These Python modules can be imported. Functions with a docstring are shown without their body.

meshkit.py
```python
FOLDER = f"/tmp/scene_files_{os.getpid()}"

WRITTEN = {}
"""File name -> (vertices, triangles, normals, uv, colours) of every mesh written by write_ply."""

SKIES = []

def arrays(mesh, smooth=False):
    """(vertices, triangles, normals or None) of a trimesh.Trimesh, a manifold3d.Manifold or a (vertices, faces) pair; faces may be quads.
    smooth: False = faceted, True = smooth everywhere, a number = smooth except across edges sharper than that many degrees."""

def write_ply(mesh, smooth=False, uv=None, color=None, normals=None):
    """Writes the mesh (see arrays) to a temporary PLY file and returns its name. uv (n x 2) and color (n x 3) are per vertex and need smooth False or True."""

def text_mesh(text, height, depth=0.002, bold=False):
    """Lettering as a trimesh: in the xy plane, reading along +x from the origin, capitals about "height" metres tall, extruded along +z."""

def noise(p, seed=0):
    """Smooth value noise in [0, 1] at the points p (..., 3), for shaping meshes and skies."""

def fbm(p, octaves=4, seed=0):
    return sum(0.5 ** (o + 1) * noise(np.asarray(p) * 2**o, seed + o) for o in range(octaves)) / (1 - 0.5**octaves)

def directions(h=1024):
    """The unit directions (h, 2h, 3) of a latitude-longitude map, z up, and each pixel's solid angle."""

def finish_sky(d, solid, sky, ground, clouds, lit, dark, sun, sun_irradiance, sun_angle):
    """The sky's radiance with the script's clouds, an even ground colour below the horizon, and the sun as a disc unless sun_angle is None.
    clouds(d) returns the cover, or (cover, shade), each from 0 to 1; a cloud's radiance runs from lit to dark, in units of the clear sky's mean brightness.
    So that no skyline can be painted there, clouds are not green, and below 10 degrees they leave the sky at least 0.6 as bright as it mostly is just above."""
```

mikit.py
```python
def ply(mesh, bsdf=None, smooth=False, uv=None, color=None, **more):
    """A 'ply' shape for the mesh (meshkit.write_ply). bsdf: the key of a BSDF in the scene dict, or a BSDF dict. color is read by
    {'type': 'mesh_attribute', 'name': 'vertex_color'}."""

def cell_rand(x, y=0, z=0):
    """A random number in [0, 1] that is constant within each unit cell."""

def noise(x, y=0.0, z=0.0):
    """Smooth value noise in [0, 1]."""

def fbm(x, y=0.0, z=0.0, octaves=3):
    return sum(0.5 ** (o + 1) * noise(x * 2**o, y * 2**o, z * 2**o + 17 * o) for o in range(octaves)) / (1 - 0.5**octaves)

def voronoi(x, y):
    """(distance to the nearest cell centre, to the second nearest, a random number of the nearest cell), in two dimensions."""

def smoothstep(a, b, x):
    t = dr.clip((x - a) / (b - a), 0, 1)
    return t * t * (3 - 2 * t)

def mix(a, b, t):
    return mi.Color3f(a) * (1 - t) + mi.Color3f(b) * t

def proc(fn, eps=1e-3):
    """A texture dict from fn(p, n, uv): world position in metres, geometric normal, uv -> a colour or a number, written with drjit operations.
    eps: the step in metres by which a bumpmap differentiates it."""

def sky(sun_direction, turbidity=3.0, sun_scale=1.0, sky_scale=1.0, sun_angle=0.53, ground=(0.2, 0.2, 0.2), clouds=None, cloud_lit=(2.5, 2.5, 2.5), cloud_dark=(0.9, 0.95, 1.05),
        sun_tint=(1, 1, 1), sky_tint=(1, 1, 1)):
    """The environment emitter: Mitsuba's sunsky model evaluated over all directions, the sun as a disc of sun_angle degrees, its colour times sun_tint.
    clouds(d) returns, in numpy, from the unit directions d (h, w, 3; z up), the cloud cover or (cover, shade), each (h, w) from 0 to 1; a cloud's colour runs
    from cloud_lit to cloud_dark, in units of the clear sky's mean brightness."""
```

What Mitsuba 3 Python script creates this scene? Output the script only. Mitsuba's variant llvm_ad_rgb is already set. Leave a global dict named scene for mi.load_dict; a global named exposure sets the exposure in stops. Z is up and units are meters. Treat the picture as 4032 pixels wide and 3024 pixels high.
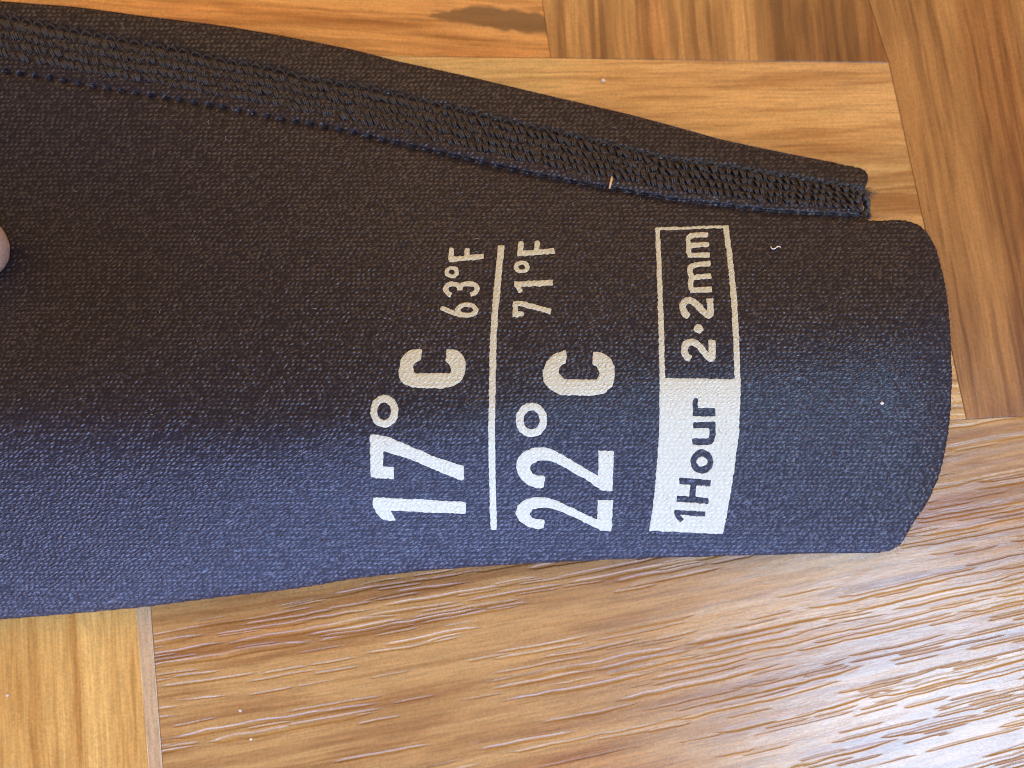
import math
import numpy as np, trimesh, drjit as dr, mitsuba as mi, mikit, meshkit, manifold3d
from scipy.spatial import Delaunay, cKDTree
from shapely.geometry import Polygon, LineString, Point
from shapely import affinity, contains_xy, union_all
from mikit import noise, fbm, cell_rand, smoothstep, mix
T = mi.ScalarTransform4f
scene, labels = {}, {}

# ------------------------------------------------------------------ camera, light, exposure
W0, H0, F0 = 4032, 3024, 3000.0                     # size and focal length of the photograph, in its pixels
EYE, AIM = np.array([0.0, -0.020, 0.228]), np.array([0.0, 0.0, 0.0])
scene['camera'] = {'type': 'thinlens', 'fov': 2 * math.degrees(math.atan(W0 / 2 / F0)), 'near_clip': 0.01, 'far_clip': 20.0,
                   'aperture_radius': 0.0014, 'focus_distance': 0.2035,
                   'to_world': T().look_at(origin=EYE.tolist(), target=AIM.tolist(), up=[0, 1, 0])}
exposure = -0.18


def panel_light(direction, dist, w, h, rgb):
    d = np.array(direction, float); d /= np.linalg.norm(d); p = d * dist
    return {'type': 'rectangle', 'to_world': T().look_at(origin=p.tolist(), target=[0, 0, 0], up=[0, 0, 1]) @ T().scale([w / 2, h / 2, 1]),
            'bsdf': {'type': 'diffuse', 'reflectance': {'type': 'rgb', 'value': 0.0}},
            'emitter': {'type': 'area', 'radiance': {'type': 'rgb', 'value': list(rgb)}}}


WINDOW = dict(direction=(0.03, -0.95, 0.24), dist=1.5, w=2.2, h=0.62, rgb=(5.1, 7.5, 15.0))
PANE = dict(direction=(0.64, -0.46, 1.0), dist=1.7, w=0.66, h=0.47, rgb=(12.0, 20.0, 30.0))
LAMP = dict(direction=(0.15, 0.85, 0.75), dist=1.7, w=1.2, h=0.8, rgb=(3.6, 2.1, 0.8))
scene['window_light'] = panel_light(**WINDOW)
scene['upper_window_light'] = panel_light(**PANE)
scene['room_lamp_light'] = panel_light(**LAMP)
scene['room_light'] = {'type': 'constant', 'radiance': {'type': 'rgb', 'value': [0.72, 0.435, 0.156]}}
labels['window_light'] = {'label': 'wide low pale blue daylight window beyond the near side of the floor', 'category': 'window'}
labels['upper_window_light'] = {'label': 'small high daylight window pane beyond the lower right of the floor', 'category': 'window'}
labels['room_lamp_light'] = {'label': 'warm glowing lamp panel of the room beyond the upper left of the floor', 'category': 'lamp'}

# ------------------------------------------------------------------ from the photograph's pixels to points in the room
FWD = (AIM - EYE) / np.linalg.norm(AIM - EYE)
RIGHT = np.cross(FWD, [0, 1, 0]); RIGHT /= np.linalg.norm(RIGHT)
UP = np.cross(RIGHT, FWD)


def at(px, py, z=0.0):
    """The point at height z that the photograph shows at this pixel."""
    px, py, z = np.broadcast_arrays(np.asarray(px, float), np.asarray(py, float), np.asarray(z, float))
    d = FWD * F0 + RIGHT * (px - W0 / 2)[..., None] - UP * (py - H0 / 2)[..., None]
    return EYE + d * ((z - EYE[2]) / d[..., 2])[..., None]


MM = 6.8e-5                                          # metres per pixel on the sleeve


# ------------------------------------------------------------------ materials
def rgb(*c):
    return {'type': 'rgb', 'value': list(c)}


# wood: u runs along the grain, v across it; each plank has its own metre of v, which says its tone
TONES = [  # light, dark, slope of the grain, bend of the grain, depth of the pores, strength of the bands
    ((0.47, 0.270, 0.102), (0.275, 0.125, 0.042), 0.12, 0.55, 1.0, 0.85),     # 0 wide tan plank with open pores
    ((0.72, 0.435, 0.138), (0.44, 0.21, 0.052), 0.0, 0.0, 0.15, 0.8),         # 1 yellow plank, lower left
    ((0.52, 0.36, 0.215), (0.42, 0.27, 0.15), 0.0, 0.0, 0.1, 0.3),            # 2 pale strip
    ((0.60, 0.35, 0.122), (0.30, 0.125, 0.030), 0.01, 0.0, 0.15, 0.8),       # 3 golden plank
    ((0.68, 0.31, 0.088), (0.32, 0.112, 0.024), -0.06, 0.0, 0.12, 0.8),      # 4 orange plank
    ((0.46, 0.215, 0.060), (0.165, 0.056, 0.013), 0.0, 0.0, 0.12, 0.85),        # 5 two-toned plank
    ((0.36, 0.158, 0.043), (0.150, 0.050, 0.011), 0.0, 0.0, 0.2, 0.85),       # 6 brown plank
]


def pick(k, col):
    """Entry col of the tone numbered k."""
    vals = [t[col] for t in TONES]
    out = mi.Color3f(vals[0]) if isinstance(vals[0], tuple) else mi.Float(vals[0])
    for i, v in enumerate(vals[1:], 1):
        out = dr.select(dr.abs(k - i) < 0.5, mi.Color3f(v) if isinstance(v, tuple) else mi.Float(v), out)
    return out


def wood_coords(uv):
    k = dr.floor(uv.y + 0.5)
    v = uv.y - k
    tone = k - 7 * dr.floor(k / 7)
    u = uv.x
    w = v + pick(tone, 2) * -u + pick(tone, 3) * -(u + 0.05) * (u + 0.05) * dr.clip(0.35 - 4.0 * v, 0.0, 1.3)
    w = w + 0.0020 * (fbm(u * 9 + k * 3, v * 40, k) - 0.5) + 0.0005 * (noise(u * 90, v * 260, k) - 0.5)
    return u, w, k, tone


def pores(u, w, k, fine=1.0):
    """Long open grooves along the grain: 1 in the middle of a groove, 0 outside."""
    out = mi.Float(0)
    for i, (lu, lw, chance) in enumerate(((0.030, 0.0021, 0.34), (0.014, 0.0014, 0.20), (0.050, 0.0031, 0.36))):
        row = dr.floor(w / lw)
        uu = u / lu + 7.3 * cell_rand(row, k, 5 + i)
        col = dr.floor(uu)
        dense = smoothstep(0.34, 0.62, fbm(u * 7 + 3, w * 75, k + 12, 2) + 0.9 * dr.clip(u - 0.12, 0.0, 0.3))
        here = dr.select(cell_rand(row, col, k + 31 * i) < chance * 1.5 * dense, 1.0, 0.0)
        a = uu - col
        mid = 0.5 + 0.22 * (cell_rand(row, col, k + 9) - 0.5) + 0.12 * (noise(u * 220, row, k) - 0.5)
        b = dr.abs(w / lw - row - mid)
        wide = 0.30 * smoothstep(0.0, 0.12, a) * smoothstep(1.0, 0.8, a) * (0.5 + 0.8 * cell_rand(col, row, 3)) + 1e-4
        out = dr.maximum(out, here * smoothstep(1.0, 0.25, b / wide))
    return out


def wood_color(p, n, uv):
    u, w, k, tone = wood_coords(uv)
    light, dark = pick(tone, 0), pick(tone, 1)
    band = fbm(w * 95 + k * 1.7, u * 9, k, 3)
    streak = fbm(u * 22, w * 620, k + 2, 3)
    flame = fbm(u * 28 + 5, w * 190, k + 4, 3)
    t = 0.50 * smoothstep(0.40, 0.72, band) + 0.55 * smoothstep(0.40, 0.72, streak) + 0.40 * smoothstep(0.45, 0.72, flame)
    c = mix(light, dark, dr.clip(t * pick(tone, 5), 0, 1))
    fibre = noise(u * 150, w * 2600, k)
    grain = noise(u * 2300, w * 2300, k + 1)
    c = c * (0.74 + 0.30 * fibre + 0.22 * grain)
    red = fbm(u * 11 + 40, w * 55, k, 2)
    c = mix(c, c * mi.Color3f(0.97, 0.86, 0.80), smoothstep(0.52, 0.72, red))
    # the dark half of the two-toned plank and the stain on the orange one
    two = dr.select(dr.abs(tone - 5) < 0.5, smoothstep(0.0005, 0.012, -w - 0.010 + 0.012 * (fbm(u * 30, w * 60, 8) - 0.5)), 0.0)
    c = mix(c, c * mi.Color3f(0.60, 0.50, 0.44), two)
    stain = dr.select(dr.abs(tone - 4) < 0.5, stain_mask(u, uv.y - k), 0.0)
    c = mix(c, mi.Color3f(0.085, 0.034, 0.013) * (0.7 + 0.9 * noise(u * 60, w * 900, 3)), 0.80 * stain)
    c = mix(c, c * 0.94, pores(u, w, k) * dr.minimum(1.0, pick(tone, 4) * 1.2))
    return dr.maximum(c, 0.004)


STAIN = {}


def stain_mask(u, v):
    """A dark resin streak with ragged ends that stops at the plank's end."""
    u0, u1, va, vb = STAIN['u0'], STAIN['u1'], STAIN['va'], STAIN['vb']
    a = (u - u0) / (u1 - u0)
    step = 0.16 * (cell_rand(dr.floor(v * 1500), 3, 1) - 0.5)
    lean = (v - STAIN['lean'] * (u - u0))
    top = va - 0.0016 * smoothstep(0.30, 0.16, a) - 0.0012 * smoothstep(0.13, 0.08, a) - 0.0012 * smoothstep(0.83, 0.90, a)
    low = vb + 0.0011 * smoothstep(0.45, 0.2, a)
    m = smoothstep(-0.05, 0.03, a + step) * dr.select(u < u1, 1.0, 0.0)
    wob = 0.0006 * (noise(u * 420, 1, 7) - 0.5) * 2
    return m * smoothstep(0.0008, -0.0006, lean - top - wob) * smoothstep(-0.0007, 0.0007, lean - low - wob)


def wood_height(p, n, uv):
    u, w, k, tone = wood_coords(uv)
    h = -0.00024 * pores(u, w, k) * pick(tone, 4)
    h = h + 0.00009 * (fbm(w * 260, u * 14, k, 2) - 0.5) * dr.minimum(1.0, 0.25 + pick(tone, 4)) + 0.000012 * noise(u * 500, w * 4200, k) + 0.00005 * (fbm(u * 140, w * 420, k + 6, 2) - 0.5)
    return h


scene['oak_wood'] = {'type': 'twosided', 'bsdf': {'type': 'bumpmap', 'scale': 1.0, 'arbitrary': mikit.proc(wood_height, eps=1.2e-4), 'bsdf': {
    'type': 'principled', 'base_color': mikit.proc(wood_color), 'roughness': 0.32, 'specular': 0.72, 'clearcoat': 0.3, 'clearcoat_gloss': 0.8}}}
scene['subfloor_wood'] = {'type': 'twosided', 'bsdf': {'type': 'diffuse', 'reflectance': rgb(0.05, 0.028, 0.014)}}

ROW, STITCH = 17 * MM, 20 * MM


def stitches_of(x, y, row, pitch, seed):
    """One layer of stitches, each with its own lean, size and place: (height from 0 to 1, a random number of the stitch)."""
    r = dr.floor(y / row)
    s = x / pitch + 3.0 * cell_rand(r, 4, seed)
    c = dr.floor(s)
    q, q2 = cell_rand(c, r, seed + 2), cell_rand(c, r, seed + 3)
    a = s - c - 0.5 + 0.26 * (q - 0.5)
    b = y / row - r - 0.5 + 0.22 * (q2 - 0.5)
    e = b - (0.16 + 0.5 * cell_rand(c, r, seed + 4)) * a
    d = dr.square(a / (0.34 + 0.20 * q2)) + dr.square(e / (0.22 + 0.15 * q))
    return dr.exp(-1.5 * d), q


def knit(uv):
    """The knitted face: (height from 0 to 1, a random number of the stitch)."""
    x, y = uv.x, uv.y
    y = y + 0.00030 * (noise(x * 130, y * 130, 1) - 0.5) * 2
    x = x + 0.00030 * (noise(x * 260 + 9, y * 300, 2) - 0.5) * 2
    h1, q1 = stitches_of(x, y, ROW, STITCH, 1)
    h2, q2 = stitches_of(x + 0.4 * STITCH, y + 0.5 * ROW, ROW, STITCH * 1.13, 11)
    h2 = h2 * 0.5
    return dr.maximum(h1, h2), dr.select(h1 > h2, q1, q2)


def knit_height(p, n, uv):
    h, q = knit(uv)
    x, y = uv.x, uv.y
    strand = noise(x * 1100, (y - 0.4 * x) * 3000, 3) - 0.5
    return 0.00021 * h * (0.15 + 1.3 * q * q) + 0.00005 * strand + 0.00007 * noise(x * 1500, y * 1500, 5)


def stitch_shine(p, n, uv):
    """How much of the surface is smooth yarn: 1 on the crown of a stitch, 0 in the gaps between the stitches."""
    h, q = knit(uv)
    x, y = uv.x, uv.y
    strand = noise(x * 1300, (y - 0.35 * x) * 3000, 8)
    fleck = smoothstep(0.80, 0.95, noise(x * 1500, y * 2100, 12))
    rows = 0.80 + 0.32 * dr.cos(2 * math.pi * (y / ROW - 0.5) + 1.6 * (noise(x * 90, y * 90, 4) - 0.5))
    return dr.clip(0.06 + 1.50 * rows * h * (0.22 + 1.1 * q) * (0.45 + 0.9 * strand) + 0.5 * fleck, 0, 1)


def print_height(p, n, uv):
    h, q = knit(uv)
    return 0.00016 * h * (0.5 + 0.7 * q) + 0.00004 * noise(uv.x * 4200, uv.y * 4200, 3)


def print_color(p, n, uv):
    h, q = knit(uv)
    f = noise(uv.x * 4800, uv.y * 4800, 5)
    return mi.Color3f(0.68, 0.64, 0.485) * (0.86 + 0.14 * f) * (0.78 + 0.24 * h)


scene['jersey_fabric'] = {'type': 'twosided', 'bsdf': {'type': 'bumpmap', 'scale': 1.0, 'arbitrary': mikit.proc(knit_height, eps=6e-5), 'bsdf': {
    'type': 'blendbsdf', 'weight': mikit.proc(stitch_shine),
    'gaps': {'type': 'principled', 'base_color': rgb(0.0085, 0.0066, 0.0118), 'roughness': 0.62, 'specular': 0.20},
    'yarn': {'type': 'principled', 'base_color': rgb(0.0235, 0.0182, 0.0325), 'roughness': 0.44, 'specular': 0.92, 'sheen': 0.3}}}}


def thread_color(p, n, uv):
    return mi.Color3f(0.034, 0.031, 0.036) * (0.4 + 1.2 * noise(p.x * 5200, p.y * 5200, p.z * 5200))


scene['thread_fibre'] = {'type': 'twosided', 'bsdf': {'type': 'principled', 'base_color': mikit.proc(thread_color), 'roughness': 0.5, 'specular': 0.45, 'sheen': 0.3}}
scene['print_ink'] = {'type': 'twosided', 'bsdf': {'type': 'bumpmap', 'scale': 1.0, 'arbitrary': mikit.proc(print_height, eps=6e-5), 'bsdf': {
    'type': 'principled', 'base_color': mikit.proc(print_color), 'roughness': 0.6, 'specular': 0.3}}}
scene['lint_fibre'] = {'type': 'twosided', 'bsdf': {'type': 'diffuse', 'reflectance': rgb(0.75, 0.70, 0.66)}}
scene['dust_fibre'] = {'type': 'twosided', 'bsdf': {'type': 'diffuse', 'reflectance': rgb(0.30, 0.28, 0.27)}}
scene['straw_fibre'] = {'type': 'twosided', 'bsdf': {'type': 'diffuse', 'reflectance': rgb(0.75, 0.48, 0.27)}}


def skin_color(p, n, uv):
    return mi.Color3f(0.42, 0.265, 0.215) * (0.88 + 0.24 * fbm(p.x * 500, p.y * 500, p.z * 500, 3))


scene['skin'] = {'type': 'twosided', 'bsdf': {'type': 'principled', 'base_color': mikit.proc(skin_color), 'roughness': 0.5, 'specular': 0.4}}
scene['nail'] = {'type': 'twosided', 'bsdf': {'type': 'principled', 'base_color': rgb(0.58, 0.39, 0.33), 'roughness': 0.3, 'specular': 0.5}}

# ------------------------------------------------------------------ the floor: planks with eased edges on a dark subfloor
count = {}


def key(base):
    n = count[base] = count.get(base, -1) + 1
    return base if n == 0 else f'{base}_{n:03d}'


def plank(corners, tone, grain, origin, number, gap=0.00005, thick=0.010, bevel=0.00012, rise=0.0):
    """corners: points on the floor; grain: direction of the grain in the floor; the plank's uv start at origin."""
    poly = Polygon([tuple(c[:2]) for c in corners]).buffer(0)
    poly = poly.buffer(-gap, join_style=2)
    inner = poly.buffer(-bevel, join_style=2)
    o, i = np.array(poly.exterior.coords)[:-1], np.array(inner.exterior.coords)[:-1]
    if Polygon(o).exterior.is_ccw is False: o = o[::-1]
    if Polygon(i).exterior.is_ccw is False: i = i[::-1]
    i = np.roll(i, -int(np.argmin(np.linalg.norm(i - o[0], axis=1))), axis=0)
    n = len(o)
    v = np.vstack([np.c_[i, np.full(n, rise)], np.c_[o, np.full(n, rise - bevel * 0.7)], np.c_[o, np.full(n, -thick)]])
    f = [[0, a, a + 1] for a in range(1, n - 1)]
    for ring in (0, n):
        for a in range(n):
            b = (a + 1) % n
            f += [[ring + a, ring + n + a, ring + n + b], [ring + a, ring + n + b, ring + b]]
    g = np.array(grain, float); g /= np.linalg.norm(g); c = np.array([-g[1], g[0]])
    rel = v[:, :2] - np.asarray(origin)[:2]
    uv = np.c_[rel @ g, (rel @ c) + tone + 7 * number]
    scene[key('floor__plank')] = mikit.ply(trimesh.Trimesh(v, f, process=False), 'oak_wood', False, uv=uv)


labels['floor'] = {'label': 'glossy parquet floor of warm oak planks laid at right angles under the sleeve', 'kind': 'structure'}
sub = trimesh.creation.box([3.0, 3.0, 0.02]); sub.apply_translation([0, 0, -0.0205])
scene['floor__subfloor'] = mikit.ply(sub, 'subfloor_wood')
XL, XR, YT, YB = -1500, 5600, -1500, 4500            # pixels between which the planks of the photograph are laid
dn = lambda a, b, y: (a[0] + (b[0] - a[0]) * (y - a[1]) / (b[1] - a[1]), y)   # noqa: E731
ac = lambda a, b, x: (x, a[1] + (b[1] - a[1]) * (x - a[0]) / (b[0] - a[0]))   # noqa: E731
J1L, J1R = ((536, 2388), (588, 3024)), ((592, 2388), (640, 3024))        # strip at the lower left
JE = ((2135, 0), (2168, 225))                                            # end of the orange plank
JD = ((3500, 247), (3806, 1650))                                         # end of the golden plank
JC = ((3420, 0), (3500, 247))
HT = ((2168, 228), (3500, 247))                                          # top of the golden plank
HB = ((3758, 1653), (4032, 1637))                                        # top of the wide tan plank
A = lambda q: at(q[0], q[1])[:2]   # noqa: E731
pj = lambda j, y: dn(j[0], j[1], y)   # noqa: E731
g_at = lambda a, b: A(b) - A(a)   # noqa: E731
htL, hbL = (pj(J1R, 205)[0], 205), (pj(J1R, 1835)[0], 1835)
hb_mid = (3806, 1650)
plank([A(hbL), A(pj(J1R, YB)), A((XR, YB)), A(ac(HB[0], HB[1], XR)), A((4032, 1637)), A(hb_mid)], 0, g_at((600, 2400), (3900, 2330)), A((1000, 2500)), 0, gap=0.00010, bevel=0.00018)
plank([A((XL, 205)), A((XL, YB)), A(pj(J1L, YB)), A(pj(J1L, 205))], 1, g_at((300, 3024), (270, 2388)), A((300, 2700)), 1, rise=-0.00005)
plank([A(pj(J1L, 205)), A(pj(J1L, YB)), A(pj(J1R, YB)), A(pj(J1R, 205))], 2, g_at(J1L[1], J1L[0]), A((600, 2700)), 2, gap=0.00003, rise=0.00003)
plank([A(htL), A(hbL), A(hb_mid), A((3500, 247)), A((2168, 228))], 3, g_at((2300, 700), (3400, 690)), A((2600, 700)), 3, rise=-0.00004)
plank([A((XL, YT)), A((XL, 205)), A(htL), A((2168, 228)), A(pj(JE, YT))], 4, g_at((900, 60), (2000, 62)), A((1900, 110)), 4, rise=0.00004)
plank([A(pj(JE, YT)), A((2168, 228)), A((3500, 247)), A(pj(JC, YT))], 5, g_at((2800, 230), (2780, 0)), A((2800, 110)), 5)
plank([A(pj(JC, YT)), A((3500, 247)), A(hb_mid), A((4032, 1637)), A((5050, 1580)), A((4600, YT))], 6, g_at((3900, 1500), (3620, 0)), A((3800, 800)), 6, rise=0.00005)
plank([A((4600, YT)), A((5050, 1580)), A((XR, 1553)), A((XR, YT))], 3, g_at((4900, 1200), (4800, 0)), A((5200, 800)), 7)
STAIN.update({k: float(v) for k, v in dict(u0=(A((1727, 70)) - A((1900, 110)))[0], u1=(A((2190, 70)) - A((1900, 110)))[0], va=(A((1900, 6)) - A((1900, 110)))[1], vb=(A((1900, 88)) - A((1900, 110)))[1], lean=-0.125).items()})
# around them the floor goes on in the same planks
lo, hi = A((XL, YB)), A((XR, YT))
num = 8
rows = [(-0.75, lo[1]), (hi[1], 0.75)]
for y0, y1 in rows:
    nrow = max(1, round((y1 - y0) / 0.105)); h = (y1 - y0) / nrow
    for r in range(nrow):
        x, k = -0.78 + 0.09 * (r % 3), 0
        while x < 0.78:
            plank([(x, y0 + r * h), (x + 0.27, y0 + r * h), (x + 0.27, y0 + (r + 1) * h), (x, y0 + (r + 1) * h)], (3, 0, 6, 4)[(r + k) % 4], (1, 0), (x + 0.1, y0 + (r + 0.5) * h), num)
            num += 1; x += 0.27; k += 1
for x0, x1 in ((-0.75, None), (None, 0.75)):
    for r in range(5):
        ya, yb = lo[1] + (hi[1] - lo[1]) * r / 5, lo[1] + (hi[1] - lo[1]) * (r + 1) / 5
        edge = lambda y, s: A((XL, YB))[0] if s else 0   # noqa: E731
        def side(y, left):
            a, b = (A((XL, YT)), A((XL, YB))) if left else (A((XR, YT)), A((XR, YB)))
            return a[0] + (b[0] - a[0]) * (y - a[1]) / (b[1] - a[1])
        if x1 is None:
            plank([(x0, ya), (side(ya, True), ya), (side(yb, True), yb), (x0, yb)], (3, 6, 4)[r % 3], (1, 0), (x0 + 0.1, (ya + yb) / 2), num)
        else:
            plank([(side(ya, False), ya), (x1, ya), (x1, yb), (side(yb, False), yb)], (0, 4, 3)[r % 3], (1, 0), (x1 - 0.2, (ya + yb) / 2), num)
        num += 1

# ------------------------------------------------------------------ the sleeve's form
LEFT = -1800
TOP = np.array([(LEFT, -215), (-800, -75), (0, -2), (316, 22), (570, 57), (886, 95), (1139, 139), (1400, 190), (1566, 234), (1832, 291), (2059, 345), (2275, 396), (2502, 449), (2700, 503), (2822, 538), (3012, 579), (3202, 617), (3360, 646), (3800, 700)])
BOT = np.array([(LEFT, 2680), (-800, 2548), (0, 2450), (253, 2430), (570, 2401), (886, 2360), (1171, 2328), (1400, 2288), (1694, 2256), (1988, 2235), (2340, 2217), (2632, 2205), (2885, 2199), (3265, 2189), (3455, 2187), (3800, 2180)])
SEAM_A = np.array([(LEFT, -70), (-800, 5), (0, 62), (38, 70), (127, 89), (316, 127), (443, 152), (570, 174), (696, 196), (886, 240), (1076, 272), (1203, 310), (1300, 325), (1458, 351), (1616, 386), (1775, 424), (1933, 465), (2091, 500), (2249, 535), (2439, 582), (2632, 627), (2790, 645), (2948, 671), (3138, 703), (3297, 728), (3420, 752)])
SEAM_B = np.array([(LEFT, 90), (-800, 195), (0, 276), (190, 304), (348, 335), (506, 361), (633, 380), (778, 405), (949, 437), (1108, 468), (1266, 496), (1400, 523), (1490, 547), (1680, 589), (1870, 633), (2059, 677), (2249, 715), (2439, 747), (2632, 783), (2822, 806), (3012, 829), (3202, 842), (3379, 850), (3440, 853)])
RIDGE = np.array([(LEFT, 1580), (0, 1590), (900, 1650), (1800, 1600), (2500, 1470), (3000, 1400), (3800, 1330)])
ZR = np.array([(LEFT, 0.040), (0, 0.039), (1500, 0.036), (2600, 0.030), (3300, 0.025), (3800, 0.023)])
ZT = np.array([(LEFT, 0.009), (0, 0.0085), (1500, 0.0080), (3000, 0.0065), (3800, 0.006)])
ZB = 0.0042
line = lambda t, x: np.interp(x, t[:, 0], t[:, 1])   # noqa: E731
hyp = lambda q, e: (np.sqrt(q * q + e * e) - e) / (np.sqrt(1 + e * e) - e)   # noqa: E731
PIT = 57.0


def form(px, py):
    """Height of the sleeve's upper face at a pixel of the photograph."""
    yt, yb, yr = line(TOP, px), line(BOT, px), line(RIDGE, px)
    zr, zt = line(ZR, px), line(ZT, px)
    q = np.clip((yr - py) / (yr - yt), 0, 1.1)
    up = zr - (zr - zt) * (0.90 * hyp(q, 0.38) + 0.10 * (1 - np.sqrt(np.maximum(1 - np.minimum(q, 1) ** 6, 0))))
    q = np.clip((py - yr) / (yb - yr), 0, 1.0)
    down = ZB + (zr - ZB) * (1 - 0.84 * hyp(q, 0.36) - 0.16 * (1 - np.sqrt(np.maximum(1 - q ** 6, 0))))
    z = np.where(py < yr, up, down)
    z = z - 0.0160 * np.exp(-((px + 150) / 660) ** 2 - ((py - 850) / 470) ** 2)            # pressed in under the thumb
    z = z - 0.0022 * np.exp(-((px - 3790) / 130) ** 2)                                     # the cuff turns down
    z = z + 0.0007 * np.sin(px / 310.0 + 1.0 + py / 900.0) * np.exp(-((py - yr) / 700) ** 2)
    db, da = (py - line(SEAM_B, px)), (py - line(SEAM_A, px))
    fade = np.clip((3440 - px) / 60, 0, 1)
    hole = np.exp(-((np.mod(px, PIT) - PIT / 2) / 13.0) ** 2)
    shut = np.clip((px - 1150) / 500, 0, 1)                                                # dots on the left, a closed furrow on the right
    z = z - fade * (0.0004 + 0.0009 * shut + 0.0016 * hole * (1 - 0.6 * shut)) * np.exp(-(((db - 5) / 9.5) ** 2))
    z = z - fade * 0.0008 * np.exp(-((da / 12.0) ** 2))
    z = z + fade * 0.0003 * np.exp(-(((db + 42) / 30.0) ** 2)) * shut
    return z


def skin_of(px, py, lift=0.0):
    """Points on the sleeve, lifted along its normal, and the normals."""
    px, py = np.asarray(px, float), np.asarray(py, float)
    e = 2.0
    P = at(px, py, form(px, py))
    n = np.cross(at(px + e, py, form(px + e, py)) - at(px - e, py, form(px - e, py)), at(px, py - e, form(px, py - e)) - at(px, py + e, form(px, py + e)))
    n /= np.linalg.norm(n, axis=-1, keepdims=True)
    return P + n * np.asarray(lift)[..., None], n


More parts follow.
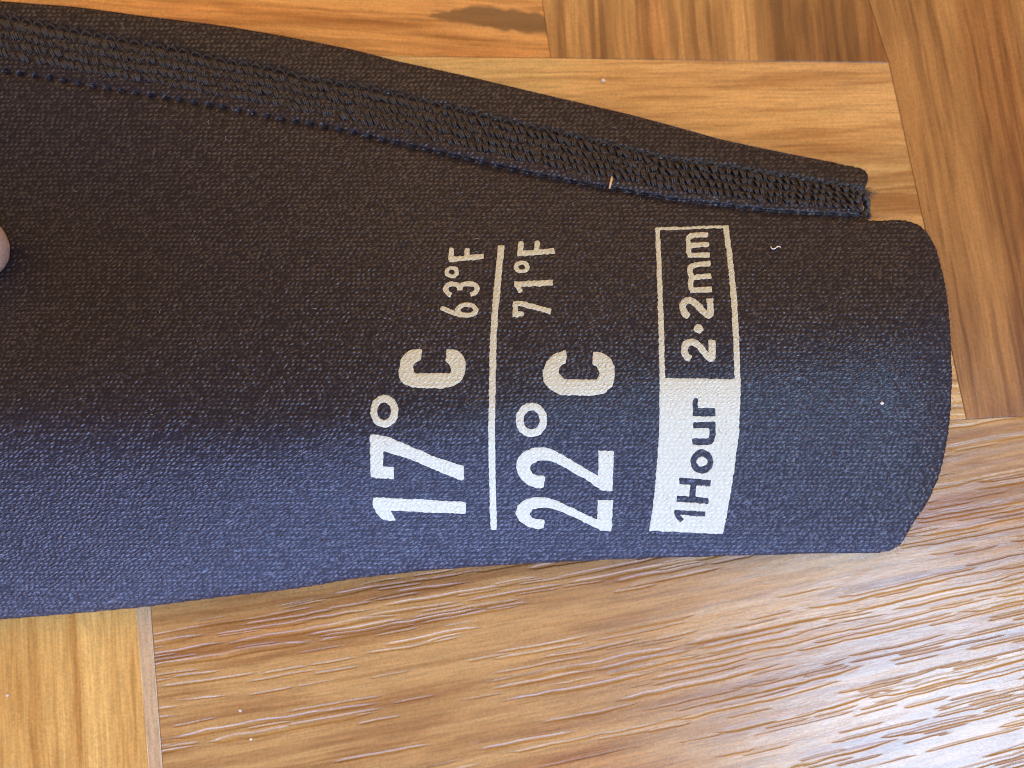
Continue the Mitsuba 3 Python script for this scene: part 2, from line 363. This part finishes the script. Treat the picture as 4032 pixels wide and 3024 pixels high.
def fill(poly, step):
    """Points in and on a polygon, the triangles between them and each point's distance to the outline."""
    parts, bound = [], []
    for ring in [poly.exterior, *poly.interiors]:
        m = max(8, int(ring.length / (step * 0.7)))
        s = np.linspace(0, ring.length, m, endpoint=False)
        bound.append(np.array([ring.interpolate(a).coords[0] for a in s]))
    sizes = [len(b) for b in bound]; B = np.vstack(bound)
    x0, y0, x1, y1 = poly.bounds
    gx, gy = np.meshgrid(np.arange(x0, x1, step), np.arange(y0, y1, step * 0.866))
    gx[1::2] += step / 2
    G = np.c_[gx.ravel(), gy.ravel()]
    G = G[contains_xy(poly, G[:, 0], G[:, 1])]
    d = cKDTree(B).query(G)[0]
    G, d = G[d > step * 0.55], d[d > step * 0.55]
    P = np.vstack([B, G])
    tri = Delaunay(P).simplices
    c = P[tri].mean(1)
    tri = tri[contains_xy(poly, c[:, 0], c[:, 1])]
    a, b, c = P[tri[:, 0]], P[tri[:, 1]], P[tri[:, 2]]
    area = (b[:, 0] - a[:, 0]) * (c[:, 1] - a[:, 1]) - (b[:, 1] - a[:, 1]) * (c[:, 0] - a[:, 0])
    tri = tri[np.abs(area) > 1e-6]; area = area[np.abs(area) > 1e-6]
    tri = np.where((area > 0)[:, None], tri[:, ::-1], tri)
    return P, tri, np.r_[np.zeros(len(B)), d], sizes


def sheet(poly, step, thick, lift=0.0, rough=0.0, seed=1):
    """A soft sheet with rounded edges that follows the sleeve's form: (mesh, uv)."""
    polys = [poly] if poly.geom_type == 'Polygon' else list(poly.geoms)
    V, Fc, UV, off = [], [], [], 0
    for g in polys:
        P, tri, d, sizes = fill(g, step)
        r = thick / 2
        e = r - np.sqrt(np.maximum(r * r - np.square(r - np.minimum(d * MM, r)), 0))
        if rough:
            e = e + rough * (meshkit.noise(np.c_[P * 0.07, P[:, 0] * 0], seed) - 0.5)
        top = skin_of(P[:, 0], P[:, 1], lift - e)[0]
        low = skin_of(P[:, 0], P[:, 1], lift - thick + e)[0]
        n = len(P)
        V += [top, low]; UV += [np.c_[P[:, 0] * MM, -P[:, 1] * MM]] * 2
        Fc += [tri + off, tri[:, ::-1] + off + n]
        off += 2 * n
    m = trimesh.Trimesh(np.vstack(V), np.vstack(Fc), process=False)
    return m, np.vstack(UV)


def put(name, mesh_uv, bsdf, smooth=True):
    m, uv = mesh_uv if isinstance(mesh_uv, tuple) else (mesh_uv, None)
    k = key(name)
    scene[k] = mikit.ply(m, bsdf, smooth, **({} if uv is None else {'uv': uv}))
    return k


SLEEVE = 'wetsuit_sleeve'
labels[SLEEVE] = {'label': 'black knitted neoprene wetsuit sleeve with pale printed temperature lettering lying across the parquet', 'category': 'wetsuit sleeve'}
bez = [tuple(p) for p in BOT if p[0] < 3300]
CUFF = [(3425, 859), (3501, 859), (3567, 857), (3621, 872), (3660, 908), (3688, 952), (3704, 1000), (3735, 1127), (3750, 1253), (3756, 1380), (3759, 1506), (3754, 1633), (3737, 1759), (3708, 1886), (3657, 1990), (3612, 2055), (3581, 2113), (3548, 2158), (3505, 2182), (3455, 2187)]
def round_off(pts):
    p = np.array(pts, float)
    for _ in range(2):
        p = np.vstack([p[:1], np.stack([0.75 * p[:-1] + 0.25 * p[1:], 0.25 * p[:-1] + 0.75 * p[1:]], 1).reshape(-1, 2), p[-1:]])
    return p


seam_b = [tuple(p) for p in SEAM_B if p[0] < 3400]
seam_a = [tuple(p) for p in SEAM_A if p[0] < 3380]
rng = np.random.default_rng(7)
main_poly = Polygon([(x, y - 45) for x, y in seam_b] + [(3400, 845)] + [tuple(c) for c in round_off(CUFF)] + bez[::-1])
put(f'{SLEEVE}__main_panel', sheet(main_poly, 9.0, 0.0024, rough=0.00008), 'jersey_fabric')
up_poly = Polygon([tuple(p) for p in TOP if p[0] < 3330] + [(3385, 648), (3412, 662), (3427, 686), (3424, 706), (3414, 729), (3400, 751)] + [(x, y + 6) for x, y in seam_a[::-1]])
put(f'{SLEEVE}__upper_panel', sheet(up_poly, 9.0, 0.0026, rough=0.00008), 'jersey_fabric')
band_poly = Polygon([(x, y + 2) for x, y in seam_a] + [(3392, 762), (3396, 800), (3400, 838)] + [(x, y - 16) for x, y in seam_b[::-1]])
put(f'{SLEEVE}__seam_band', sheet(band_poly, 8.0, 0.0006, lift=0.00008, rough=0.0002), 'jersey_fabric')
# the back of the sleeve on the floor closes the tube
back = []
for x in np.linspace(LEFT, 3560, 60):
    a, b = line(TOP, x) + 14, line(BOT, x) - 14
    if x > 3330: a, b = max(a, 900 + (x - 3330) * 0.6), 2160 - (x - 3330) * 0.9
    for t in np.linspace(0, 1, 14):
        z = 0.0006 + 0.0022 * (2 * t - 1) ** 8
        back.append(at(x, a + (b - a) * t, z))
back = np.array(back).reshape(60, 14, 3)
idx = np.arange(60 * 14).reshape(60, 14)
q = np.stack([idx[:-1, :-1], idx[1:, :-1], idx[1:, 1:], idx[:-1, 1:]], -1).reshape(-1, 4)
bf = np.vstack([q[:, [0, 1, 2]], q[:, [0, 2, 3]]])
bv = np.vstack([back.reshape(-1, 3), back.reshape(-1, 3) + [0, 0, 0.0012]])
put(f'{SLEEVE}__back_panel', (trimesh.Trimesh(bv, np.vstack([bf, bf[:, ::-1] + 840]), process=False), np.vstack([back.reshape(-1, 3)[:, :2]] * 2)), 'jersey_fabric')


# ------------------------------------------------------------------ seam stitching: looped threads over the band
def tube(points, radius, sides=6):
    p = np.asarray(points, float); n = len(p)
    t = np.gradient(p, axis=0); t /= np.linalg.norm(t, axis=1, keepdims=True) + 1e-12
    a = np.cross(t, [0.03, 0.02, 1.0]); a /= np.linalg.norm(a, axis=1, keepdims=True) + 1e-12
    b = np.cross(t, a)
    ang = np.arange(sides) * 2 * math.pi / sides
    r = np.broadcast_to(radius, (n,))[:, None, None]
    v = p[:, None] + r * (np.cos(ang)[None, :, None] * a[:, None] + np.sin(ang)[None, :, None] * b[:, None])
    i, j = np.meshgrid(np.arange(n - 1), np.arange(sides), indexing='ij')
    k = lambda i, j: i * sides + j % sides   # noqa: E731
    f = np.stack([k(i, j), k(i, j + 1), k(i + 1, j + 1), k(i + 1, j)], -1).reshape(-1, 4)
    return v.reshape(-1, 3), np.vstack([f[:, [0, 1, 2]], f[:, [0, 2, 3]]])


def join(pieces):
    V, Fc, off = [], [], 0
    for v, f in pieces:
        V.append(v); Fc.append(f + off); off += len(v)
    return trimesh.Trimesh(np.vstack(V), np.vstack(Fc), process=False)


def band(x, t):
    """A pixel on the seam: t runs from 0 on its upper edge to 1 on its lower edge."""
    return line(SEAM_A, x) + (line(SEAM_B, x) - line(SEAM_A, x)) * t


def threads(pts_px, pts_t, lift, radius, strands=2):
    """A stitch of a few strands side by side along a path given by x and t."""
    out = []
    x, t = np.asarray(pts_px, float), np.asarray(pts_t, float)
    y = band(x, t)
    P, n = skin_of(x, y, lift)
    d = np.gradient(P, axis=0); d /= np.linalg.norm(d, axis=1, keepdims=True) + 1e-12
    s = np.cross(d, n)
    end = np.sin(np.linspace(0.12, math.pi - 0.12, len(x))) ** 0.5
    for i in range(strands):
        o = (i - (strands - 1) / 2) * 1.5 * radius
        w = radius * (0.85 + 0.3 * rng.random())
        out.append(tube(P + s * o + n * rng.normal(0, radius * 0.25), w * end, 5))
    return out


stitches = []
pitch = 29.0
tt = np.linspace(0, 1, 7)
arch = np.sin(tt * math.pi)
for row, t0 in enumerate((0.15, 0.335, 0.52, 0.695)):
    x = -1700.0 + 13 * row
    while x < 3385:
        j = rng.normal(0, 3.5, 2)
        lean = 8 + rng.normal(0, 3)
        xs = x + (tt - 0.5) * 2 * lean + j[0]
        ts = t0 + (0.066 + rng.normal(0, 0.008)) * (tt - 0.5) * 2 + rng.normal(0, 0.012)
        if xs[-1] < 3398:
            stitches += threads(xs, ts, 0.00018 + 0.00045 * arch * (0.6 + 0.8 * rng.random()), 0.00036 * (0.8 + 0.35 * rng.random()), 2 + int(rng.random() < 0.35))
        x += pitch * (1 + rng.normal(0, 0.04))
x = -1700.0
while x < 3360:                                          # loops hooked over the upper panel's edge
    xs = x + 46 * np.linspace(0, 1, 9)
    s = np.sin(np.linspace(0, 1, 9) * math.pi)
    stitches += threads(xs, 0.075 - 0.11 * s, 0.00002 + 0.0006 * s ** 0.5, 0.00019, 2)
    x += 47 * (1 + rng.normal(0, 0.03))
k = put(f'{SLEEVE}__seam_stitching', join(stitches), 'thread_fibre')
labels[k] = {'label': 'rows of raised looped thread along the seam', 'kind': 'stuff'}

# the cut end of the seam: knots and frayed fibres
bits = []
for (x, y, r, z) in ((3413, 800, 0.0012, 0.0052), (3414, 829, 0.0010, 0.0046), (3404, 780, 0.0010, 0.0056), (3418, 848, 0.0010, 0.0045), (3404, 843, 0.0009, 0.0056)):
    s = trimesh.creation.icosphere(3, r); v = np.array(s.vertices)
    v *= (1 + 0.5 * (meshkit.noise(v * 1800 + x, 3) - 0.5))[:, None]
    bits.append((v * [0.9, 1.25, 0.9] + at(x, y, z), np.array(s.faces)))
k = put(f'{SLEEVE}__thread_knot', join(bits), 'thread_fibre')
labels[k] = {'label': 'knotted thread ends at the cut end of the seam', 'kind': 'stuff'}
fray = []
for i in range(44):
    x0, y0 = 3394 + rng.random() * 12, 742 + rng.random() * 40
    L = 18 + 48 * rng.random() ** 1.4
    s = np.linspace(0, 1, 6)
    fray.append(tube(at(x0 + L * s, y0 + (rng.normal(0, 8)) * s + 4 * np.sin(s * 3 + i), 0.0056 - 0.002 * s + rng.normal(0, 0.0004)), 0.00010 * (1.1 - s), 4))
k = put(f'{SLEEVE}__frayed_fibre', join(fray), 'thread_fibre')
labels[k] = {'label': 'dark frayed fibres sticking out of the cut seam end', 'kind': 'stuff'}

# fluff: short fibres standing off the fabric and along its outline
fluff = []
for i in range(5200):
    if i < 1500:
        ring = main_poly.exterior if i < 1000 else up_poly.exterior
        p = ring.interpolate(rng.random() * ring.length).coords[0]
        x, y = p[0] + rng.normal(0, 3), p[1] + rng.normal(0, 3)
    else:
        x = rng.uniform(0, 3740); y = rng.uniform(line(TOP, x), line(BOT, x))
    if not (main_poly.contains(Point(x, y)) or up_poly.contains(Point(x, y))) or x < 0: continue
    a, L = rng.uniform(0, 2 * math.pi), rng.uniform(6, 20)
    s = np.linspace(0, 1, 4); bend = rng.normal(0, 0.8)
    X, Y = x + L * s * np.cos(a + bend * s), y + L * s * np.sin(a + bend * s)
    P, n = skin_of(np.full(4, x), np.full(4, y), 0.0)
    Q = P + (at(X, Y, P[0, 2]) - at(x, y, P[0, 2])) + n * (0.00012 + 0.0004 * rng.random() * np.sin(s * math.pi * 0.8))[:, None]
    fluff.append(tube(Q, 0.000022, 3))
k = put(f'{SLEEVE}__fluff', join(fluff), 'thread_fibre')
labels[k] = {'label': 'fine fluff of short fibres on the knitted fabric', 'kind': 'stuff'}

pale = []
for i in range(150):
    x = rng.uniform(20, 3680); y = rng.uniform(line(TOP, x) + 30, line(BOT, x) - 30)
    if not (main_poly.contains(Point(x, y)) or up_poly.contains(Point(x, y))): continue
    a, L = rng.uniform(0, 2 * math.pi), 4 + 16 * rng.random() ** 2
    s = np.linspace(0, 1, 4); bend = rng.normal(0, 1.2)
    P, n = skin_of(np.full(4, x), np.full(4, y), 0.0)
    pale.append(tube(P + (at(x + L * s * np.cos(a + bend * s), y + L * s * np.sin(a + bend * s), P[0, 2]) - at(x, y, P[0, 2])) + n * 0.0003, 0.00003 + 0.00004 * rng.random() ** 2, 4))
k = put(f'{SLEEVE}__pale_fluff', join(pale), 'dust_fibre')
labels[k] = {'label': 'faint pale dust fibres scattered over the sleeve', 'kind': 'stuff'}

# ------------------------------------------------------------------ printed lettering on the main panel
Z4 = lambda pts: [(1400 + x / 2.212, 850 + y / 2.212) for x, y in pts]    # noqa: E731
Z5 = lambda pts: [(1400 + x / 2.212, 1400 + y / 2.212) for x, y in pts]   # noqa: E731
ZC = lambda pts: [(1300 + x / 1.58, 1000 + y / 1.58) for x, y in pts]     # noqa: E731
Z6 = lambda pts: [(2500 + x / 2.552, 850 + y / 2.552) for x, y in pts]    # noqa: E731
Z7 = lambda pts: [(2500 + x / 2.37, 1450 + y / 2.37) for x, y in pts]     # noqa: E731


def smooth_line(pts):
    p = np.array(pts)
    for _ in range(2):
        p = np.vstack([p[:1], np.stack([0.75 * p[:-1] + 0.25 * p[1:], 0.25 * p[:-1] + 0.75 * p[1:]], 1).reshape(-1, 2), p[-1:]])
    return p


def stroke(pts, width, cap=2, soft=True):
    return LineString(smooth_line(pts) if soft and len(pts) > 2 else pts).buffer(width / 2, cap_style=cap, join_style=1)


def oval(c, rx, ry, ix, iy, ic=None):
    ic = ic or c
    return affinity.translate(affinity.scale(Point(0, 0).buffer(1, 24), rx, ry), *c).difference(affinity.translate(affinity.scale(Point(0, 0).buffer(1, 24), ix, iy), *ic))


def round_poly(pts, r=4):
    return Polygon(pts).buffer(0).buffer(r).buffer(-2 * r).buffer(r)


def ragged(poly, amp=2.1, seed=3):
    """The ink's edge follows the stitches."""
    def ring(r):
        m = max(12, int(r.length / 4))
        p = np.array([r.interpolate(s).coords[0] for s in np.linspace(0, r.length, m, endpoint=False)])
        q = np.c_[p * 0.11, np.zeros(m)]
        return p + amp * 2 * np.c_[meshkit.noise(q, seed) - 0.5, meshkit.noise(q, seed + 1) - 0.5]
    gs = [poly] if poly.geom_type == 'Polygon' else list(poly.geoms)
    return union_all([Polygon(ring(g.exterior), [ring(i) for i in g.interiors]).buffer(0) for g in gs])


def ink(name, poly, label=None):
    k = put(f'{SLEEVE}__main_panel__{name}', sheet(ragged(poly), 5.0, 0.00016, lift=0.00010), 'print_ink')
    if label: labels[k] = {'label': label}


s4 = 1 / 2.212
two = ZC([(1208, 1228), (1268, 1204), (1340, 1203), (1402, 1225), (1480, 1270), (1560, 1318), (1640, 1368), (1667, 1380), (1668, 1222), (1765, 1225), (1755, 1475), (1692, 1472), (1600, 1410), (1470, 1335), (1420, 1306), (1370, 1287), (1300, 1285), (1258, 1303), (1242, 1335), (1255, 1365), (1290, 1380), (1335, 1382), (1330, 1450), (1290, 1458), (1225, 1434), (1178, 1388), (1155, 1330), (1165, 1272)])
y_top, y_low = min(p[1] for p in two), max(p[1] for p in two)
two_b = [(x - 1 - (2 if x > 2300 else 0), 1958 + (y - y_top) / (y_low - y_top) * 134) for x, y in two]
ink('printed_digit', round_poly(Z5([(150, 1240), (205, 1234), (960, 1275), (960, 1377), (700, 1368), (545, 1364), (400, 1352), (305, 1350), (350, 1430), (300, 1440), (235, 1428), (180, 1370), (148, 1305)]), 3), 'numeral 1 of the upper temperature in celsius')
ink('printed_digit', round_poly(Z5([(125, 690), (175, 686), (300, 715), (480, 790), (700, 886), (940, 960), (945, 1085), (900, 1082), (700, 1000), (480, 905), (240, 830), (240, 965), (335, 970), (335, 1075), (130, 1062)]), 3), 'numeral 7 of the upper temperature in celsius')
ink('printed_degree_ring', oval(Z5([(250, 485)])[0], 122 * s4, 142 * s4, 61 * s4, 76 * s4))
ink('printed_letter', round_poly(Z4([(500, 1165), (440, 1190), (395, 1250), (375, 1340), (380, 1410), (420, 1463), (490, 1493), (620, 1503), (750, 1503), (860, 1482), (925, 1432), (955, 1360), (960, 1290), (940, 1225), (900, 1180), (850, 1160), (790, 1160), (785, 1268), (820, 1300), (832, 1335), (828, 1370), (512, 1370), (500, 1315), (520, 1275), (570, 1252), (578, 1160)]), 5), 'letter C of the upper temperature')
ink('printed_digit', round_poly(two, 3), 'second numeral 2 of the lower temperature in celsius')
ink('printed_digit', round_poly(two_b, 3), 'first numeral 2 of the lower temperature in celsius')
ink('printed_degree_ring', oval(Z5([(1532, 560)])[0], 137 * s4, 150 * s4, 70 * s4, 84 * s4))
ink('printed_letter', round_poly(ZC([(1455, 600), (1390, 625), (1345, 670), (1322, 735), (1325, 790), (1360, 837), (1425, 876), (1500, 880), (1640, 882), (1705, 867), (1755, 825), (1773, 760), (1768, 700), (1745, 650), (1700, 618), (1638, 605), (1630, 685), (1663, 705), (1676, 745), (1660, 783), (1455, 778), (1425, 745), (1422, 715), (1440, 692), (1468, 680), (1470, 605)]), 5), 'letter C of the lower temperature')
ink('printed_dividing_line', stroke(Z4([(1270, 258), (1232, 640), (1215, 830), (1200, 1050), (1194, 1300), (1191, 1500), (1185, 1803), (1186, 2093), (1196, 2450), (1204, 2733)]), 57 * s4))
S = lambda pts, w, cap=2, soft=True: stroke(Z4(pts), w * s4, cap, soft)   # noqa: E731
ink('printed_letter', union_all([S([(812, 383), (1115, 352)], 46), S([(838, 297), (828, 370)], 46, 1), S([(972, 300), (966, 360)], 46, 1)]), 'letter F of the upper temperature')
ink('printed_degree_ring', oval(Z4([(840, 490)])[0], 63 * s4, 53 * s4, 27 * s4, 20 * s4))
ink('printed_digit', union_all([S([(836, 690), (800, 674), (780, 640), (795, 604), (840, 592), (885, 598), (905, 620), (907, 650)], 42, 2), S([(907, 650), (912, 612), (945, 592), (1010, 590), (1052, 605), (1062, 640), (1042, 672), (998, 686)], 42, 2)]), 'numeral 3 of the upper temperature in fahrenheit')
ink('printed_digit', union_all([oval(Z4([(970, 820)])[0], 102 * s4, 67 * s4, 55 * s4, 26 * s4), S([(757, 806), (830, 836), (905, 862)], 42, 1)]), 'numeral 6 of the upper temperature in fahrenheit')
ink('printed_letter', union_all([S([(1408, 331), (1733, 305)], 47), S([(1442, 240), (1432, 320)], 47, 1), S([(1582, 240), (1576, 310)], 47, 1)]), 'letter F of the lower temperature')
ink('printed_degree_ring', oval(Z4([(1447, 445)])[0], 70 * s4, 55 * s4, 30 * s4, 22 * s4))
ink('printed_digit', union_all([S([(1383, 597), (1720, 582)], 50), S([(1403, 600), (1432, 650)], 42, 1)]), 'numeral 1 of the lower temperature in fahrenheit')
ink('printed_digit', union_all([S([(1392, 745), (1390, 883)], 48, 2), S([(1400, 763), (1460, 768), (1705, 834)], 46, 2), S([(1398, 862), (1448, 855)], 44, 1)]), 'numeral 7 of the lower temperature in fahrenheit')
# the framed box: an outline above, a filled block below with the fabric showing through the letters
outer = Z6([(205, 118), (940, 95), (962, 270), (985, 450), (1020, 780), (1045, 1200), (1058, 1640), (1053, 1700)])
outer_l = Z6([(205, 118), (218, 500), (225, 700), (235, 1100), (245, 1500), (250, 1700)])
right7, left7 = Z7([(985, 60), (990, 110), (970, 600), (925, 950), (880, 1250), (820, 1548)]), Z7([(230, 60), (230, 250), (225, 650), (205, 900), (180, 1200), (133, 1515)])
full = Polygon(outer[:-1] + right7 + left7[::-1] + outer_l[:-1][::-1]).buffer(0)
hollow = Polygon(Z6([(252, 146), (890, 122), (930, 450), (970, 900), (990, 1300), (1000, 1642), (305, 1630), (300, 1500), (290, 1100), (275, 700)]))
cut = Z7([(100, 85 - 12)])[0][1]
U = lambda pts, w, cap=2, soft=True: stroke(Z7(pts), w / 2.37, cap, soft)   # noqa: E731
word = union_all([
    U([(541, 410), (750, 408)], 78), U([(565, 400), (560, 345), (566, 300)], 50, 1),
    U([(540, 530), (750, 528)], 58), U([(536, 684), (690, 688), (722, 655), (728, 600), (712, 530)], 60),
    oval(Z7([(625, 870)])[0], 107 / 2.37, 113 / 2.37, 50 / 2.37, 47 / 2.37),
    U([(412, 1048), (705, 1073)], 60), U([(390, 1215), (685, 1238)], 56), U([(545, 1060), (535, 1220)], 58),
    U([(368, 1342), (655, 1362)], 48), U([(385, 1350), (400, 1385), (440, 1422)], 48)])
block = full.difference(hollow).difference(word)
frame = block.intersection(Polygon([(2400, 700), (3100, 700), (3100, 1488), (2400, 1488)]))
solid = block.intersection(Polygon([(2400, 1488.01), (3100, 1488.01), (3100, 2300), (2400, 2300)]))
ink('printed_frame', frame, 'thin pale outline box around the thickness marking')
ink('printed_block', solid, 'solid pale block with the word 1Hour left open in it')
V6 = lambda pts, w, cap=2: stroke(Z6(pts), w / 2.552, cap)   # noqa: E731
ink('printed_digit', V6([(560, 1440), (512, 1418), (490, 1345), (515, 1282), (575, 1262), (635, 1295), (700, 1375), (755, 1440), (782, 1430), (772, 1245)], 68), 'numeral 2 below the dot in the box')
ink('printed_dot', oval(Z6([(640, 1135)])[0], 47 / 2.552, 43 / 2.552, 0.01, 0.01).buffer(1))
ink('printed_digit', V6([(545, 1010), (497, 980), (474, 915), (497, 858), (555, 845), (615, 880), (685, 960), (735, 1005), (762, 990), (752, 828)], 68), 'numeral 2 above the dot in the box')
ink('printed_letter', union_all([V6([(550, 748), (775, 738)], 56), V6([(570, 745), (553, 690), (560, 640), (605, 614), (768, 604)], 54), V6([(572, 625), (548, 560), (560, 508), (605, 492), (760, 478)], 54)]), 'first letter m of the thickness marking')
ink('printed_letter', union_all([V6([(528, 398), (752, 394)], 50), V6([(550, 395), (535, 350), (542, 306), (585, 292), (742, 287)], 50), V6([(552, 300), (528, 250), (540, 206), (585, 194), (735, 188)], 50)]), 'last letter m of the thickness marking')

# ------------------------------------------------------------------ lint, crumbs and a straw splinter
def curl(pts, z, r, bsdf, name, label, cat):
    P = skin_of(np.array([p[0] for p in pts]), np.array([p[1] for p in pts]), z)[0]
    k = put(name, join([tube(P, r * np.sin(np.linspace(0.25, math.pi - 0.25, len(pts))) ** 0.5, 6)]), bsdf)
    labels[k] = {'label': label, 'category': cat}


def wig(pts, n=24):
    p = smooth_line(pts); s = np.linspace(0, len(p) - 1, n)
    return list(zip(np.interp(s, np.arange(len(p)), p[:, 0]), np.interp(s, np.arange(len(p)), p[:, 1])))


curl(wig([(3031, 974), (3034, 982), (3042, 986), (3052, 981), (3058, 974), (3068, 976), (3071, 980)]), 0.0006, 0.00018, 'lint_fibre', 'lint', 'curled scrap of white lint on the black cuff right of the framed box', 'lint')
curl(wig([(2406, 706), (2405, 715), (2402, 726), (2399, 734)]), 0.0012, 0.00034, 'straw_fibre', 'straw_splinter', 'short pale straw splinter caught upright in the lower furrow of the seam', 'splinter')


def crumb(p, r, bsdf, name, label, cat, seed):
    s = trimesh.creation.icosphere(3, r); v = np.array(s.vertices)
    v *= (1 + 0.7 * (meshkit.noise(v / r * 1.3 + seed, seed) - 0.5))[:, None]
    k = put(name, trimesh.Trimesh(v * [1.2, 1, 0.7] + p, s.faces, process=False), bsdf)
    labels[k] = {'label': label, 'category': cat}


crumb(skin_of(3471, 1586, 0.0003)[0], 0.00036, 'lint_fibre', 'crumb', 'tiny white crumb on the dark cuff between the printed block and its end', 'crumb', 1)
crumb(at(2375, 317, 0.0003), 0.0005, 'lint_fibre', 'crumb', 'white crumb on the golden plank above the sleeve', 'crumb', 2)
crumb(at(945, 2797, 0.0003), 0.00038, 'lint_fibre', 'crumb', 'small white crumb on the wide tan plank near the bottom edge', 'crumb', 3)
crumb(at(988, 2910, 0.0002), 0.0003, 'lint_fibre', 'crumb', 'smallest white crumb, just below another on the tan plank at the bottom', 'crumb', 4)
crumb(at(28, 2737, 0.0002), 0.00033, 'lint_fibre', 'crumb', 'white crumb on the yellow plank at the lower left', 'crumb', 5)

# ------------------------------------------------------------------ the hand that holds the sleeve: thumb on top, fingers under the upper layer
def ball(p, r):
    return manifold3d.Manifold.sphere(r, 24).translate(list(map(float, p)))


def chain(pts, rads):
    return [manifold3d.Manifold.batch_hull([ball(pts[i], rads[i]), ball(pts[i + 1], rads[i + 1])]) for i in range(len(pts) - 1)]


zt = form(np.array(-120.0), np.array(972.0)) + 0.0085
tip = at(-142, 972, zt)
thumb = [tip, tip + [-0.012, 0.0005, 0.001], tip + [-0.030, 0.001, 0.008], tip + [-0.048, -0.002, 0.014], tip + [-0.085, -0.016, 0.013]]
parts = chain(thumb, [0.0105, 0.0116, 0.0112, 0.0122, 0.019])
palm_c = tip + [-0.105, -0.026, -0.002]
parts += [manifold3d.Manifold.batch_hull([ball(palm_c + [0.022, 0.036, -0.004], 0.0125), ball(palm_c + [0.022, -0.034, -0.004], 0.0115), ball(palm_c + [-0.055, 0.026, 0.004], 0.018), ball(palm_c + [-0.055, -0.026, 0.004], 0.017)])]
for dy, L in ((0.032, 0.050), (0.010, 0.056), (-0.012, 0.052), (-0.033, 0.044)):
    b = palm_c + [0.026, dy, -0.003]
    c = [b, b + [L * 0.5, dy * 0.08, -0.001], b + [L * 0.8, dy * 0.10, -0.004], b + [L, dy * 0.10, -0.006]]
    for i, p in enumerate(c): p[2] = 0.0125 - 0.0012 * i
    parts += chain(c, [0.0095, 0.0090, 0.0082, 0.0076])
parts += chain([palm_c + [-0.050, 0, 0.004], palm_c + [-0.16, -0.01, 0.016]], [0.026, 0.031])
hand = manifold3d.Manifold.batch_boolean(parts, manifold3d.OpType.Add).refine_to_length(0.003).to_mesh()
hm = trimesh.Trimesh(hand.vert_properties[:, :3], hand.tri_verts, process=True)
trimesh.smoothing.filter_taubin(hm, iterations=20)
put('hand__palm', hm, 'skin')
labels['hand'] = {'label': 'bare hand at the left edge whose thumb tip presses on the sleeve', 'category': 'hand'}
nl = trimesh.creation.icosphere(3, 1.0); nv = np.array(nl.vertices) * [0.0075, 0.0062, 0.0016]
put('hand__thumb_nail', trimesh.Trimesh(nv + tip + [-0.006, 0, 0.0098], nl.faces, process=False), 'nail')
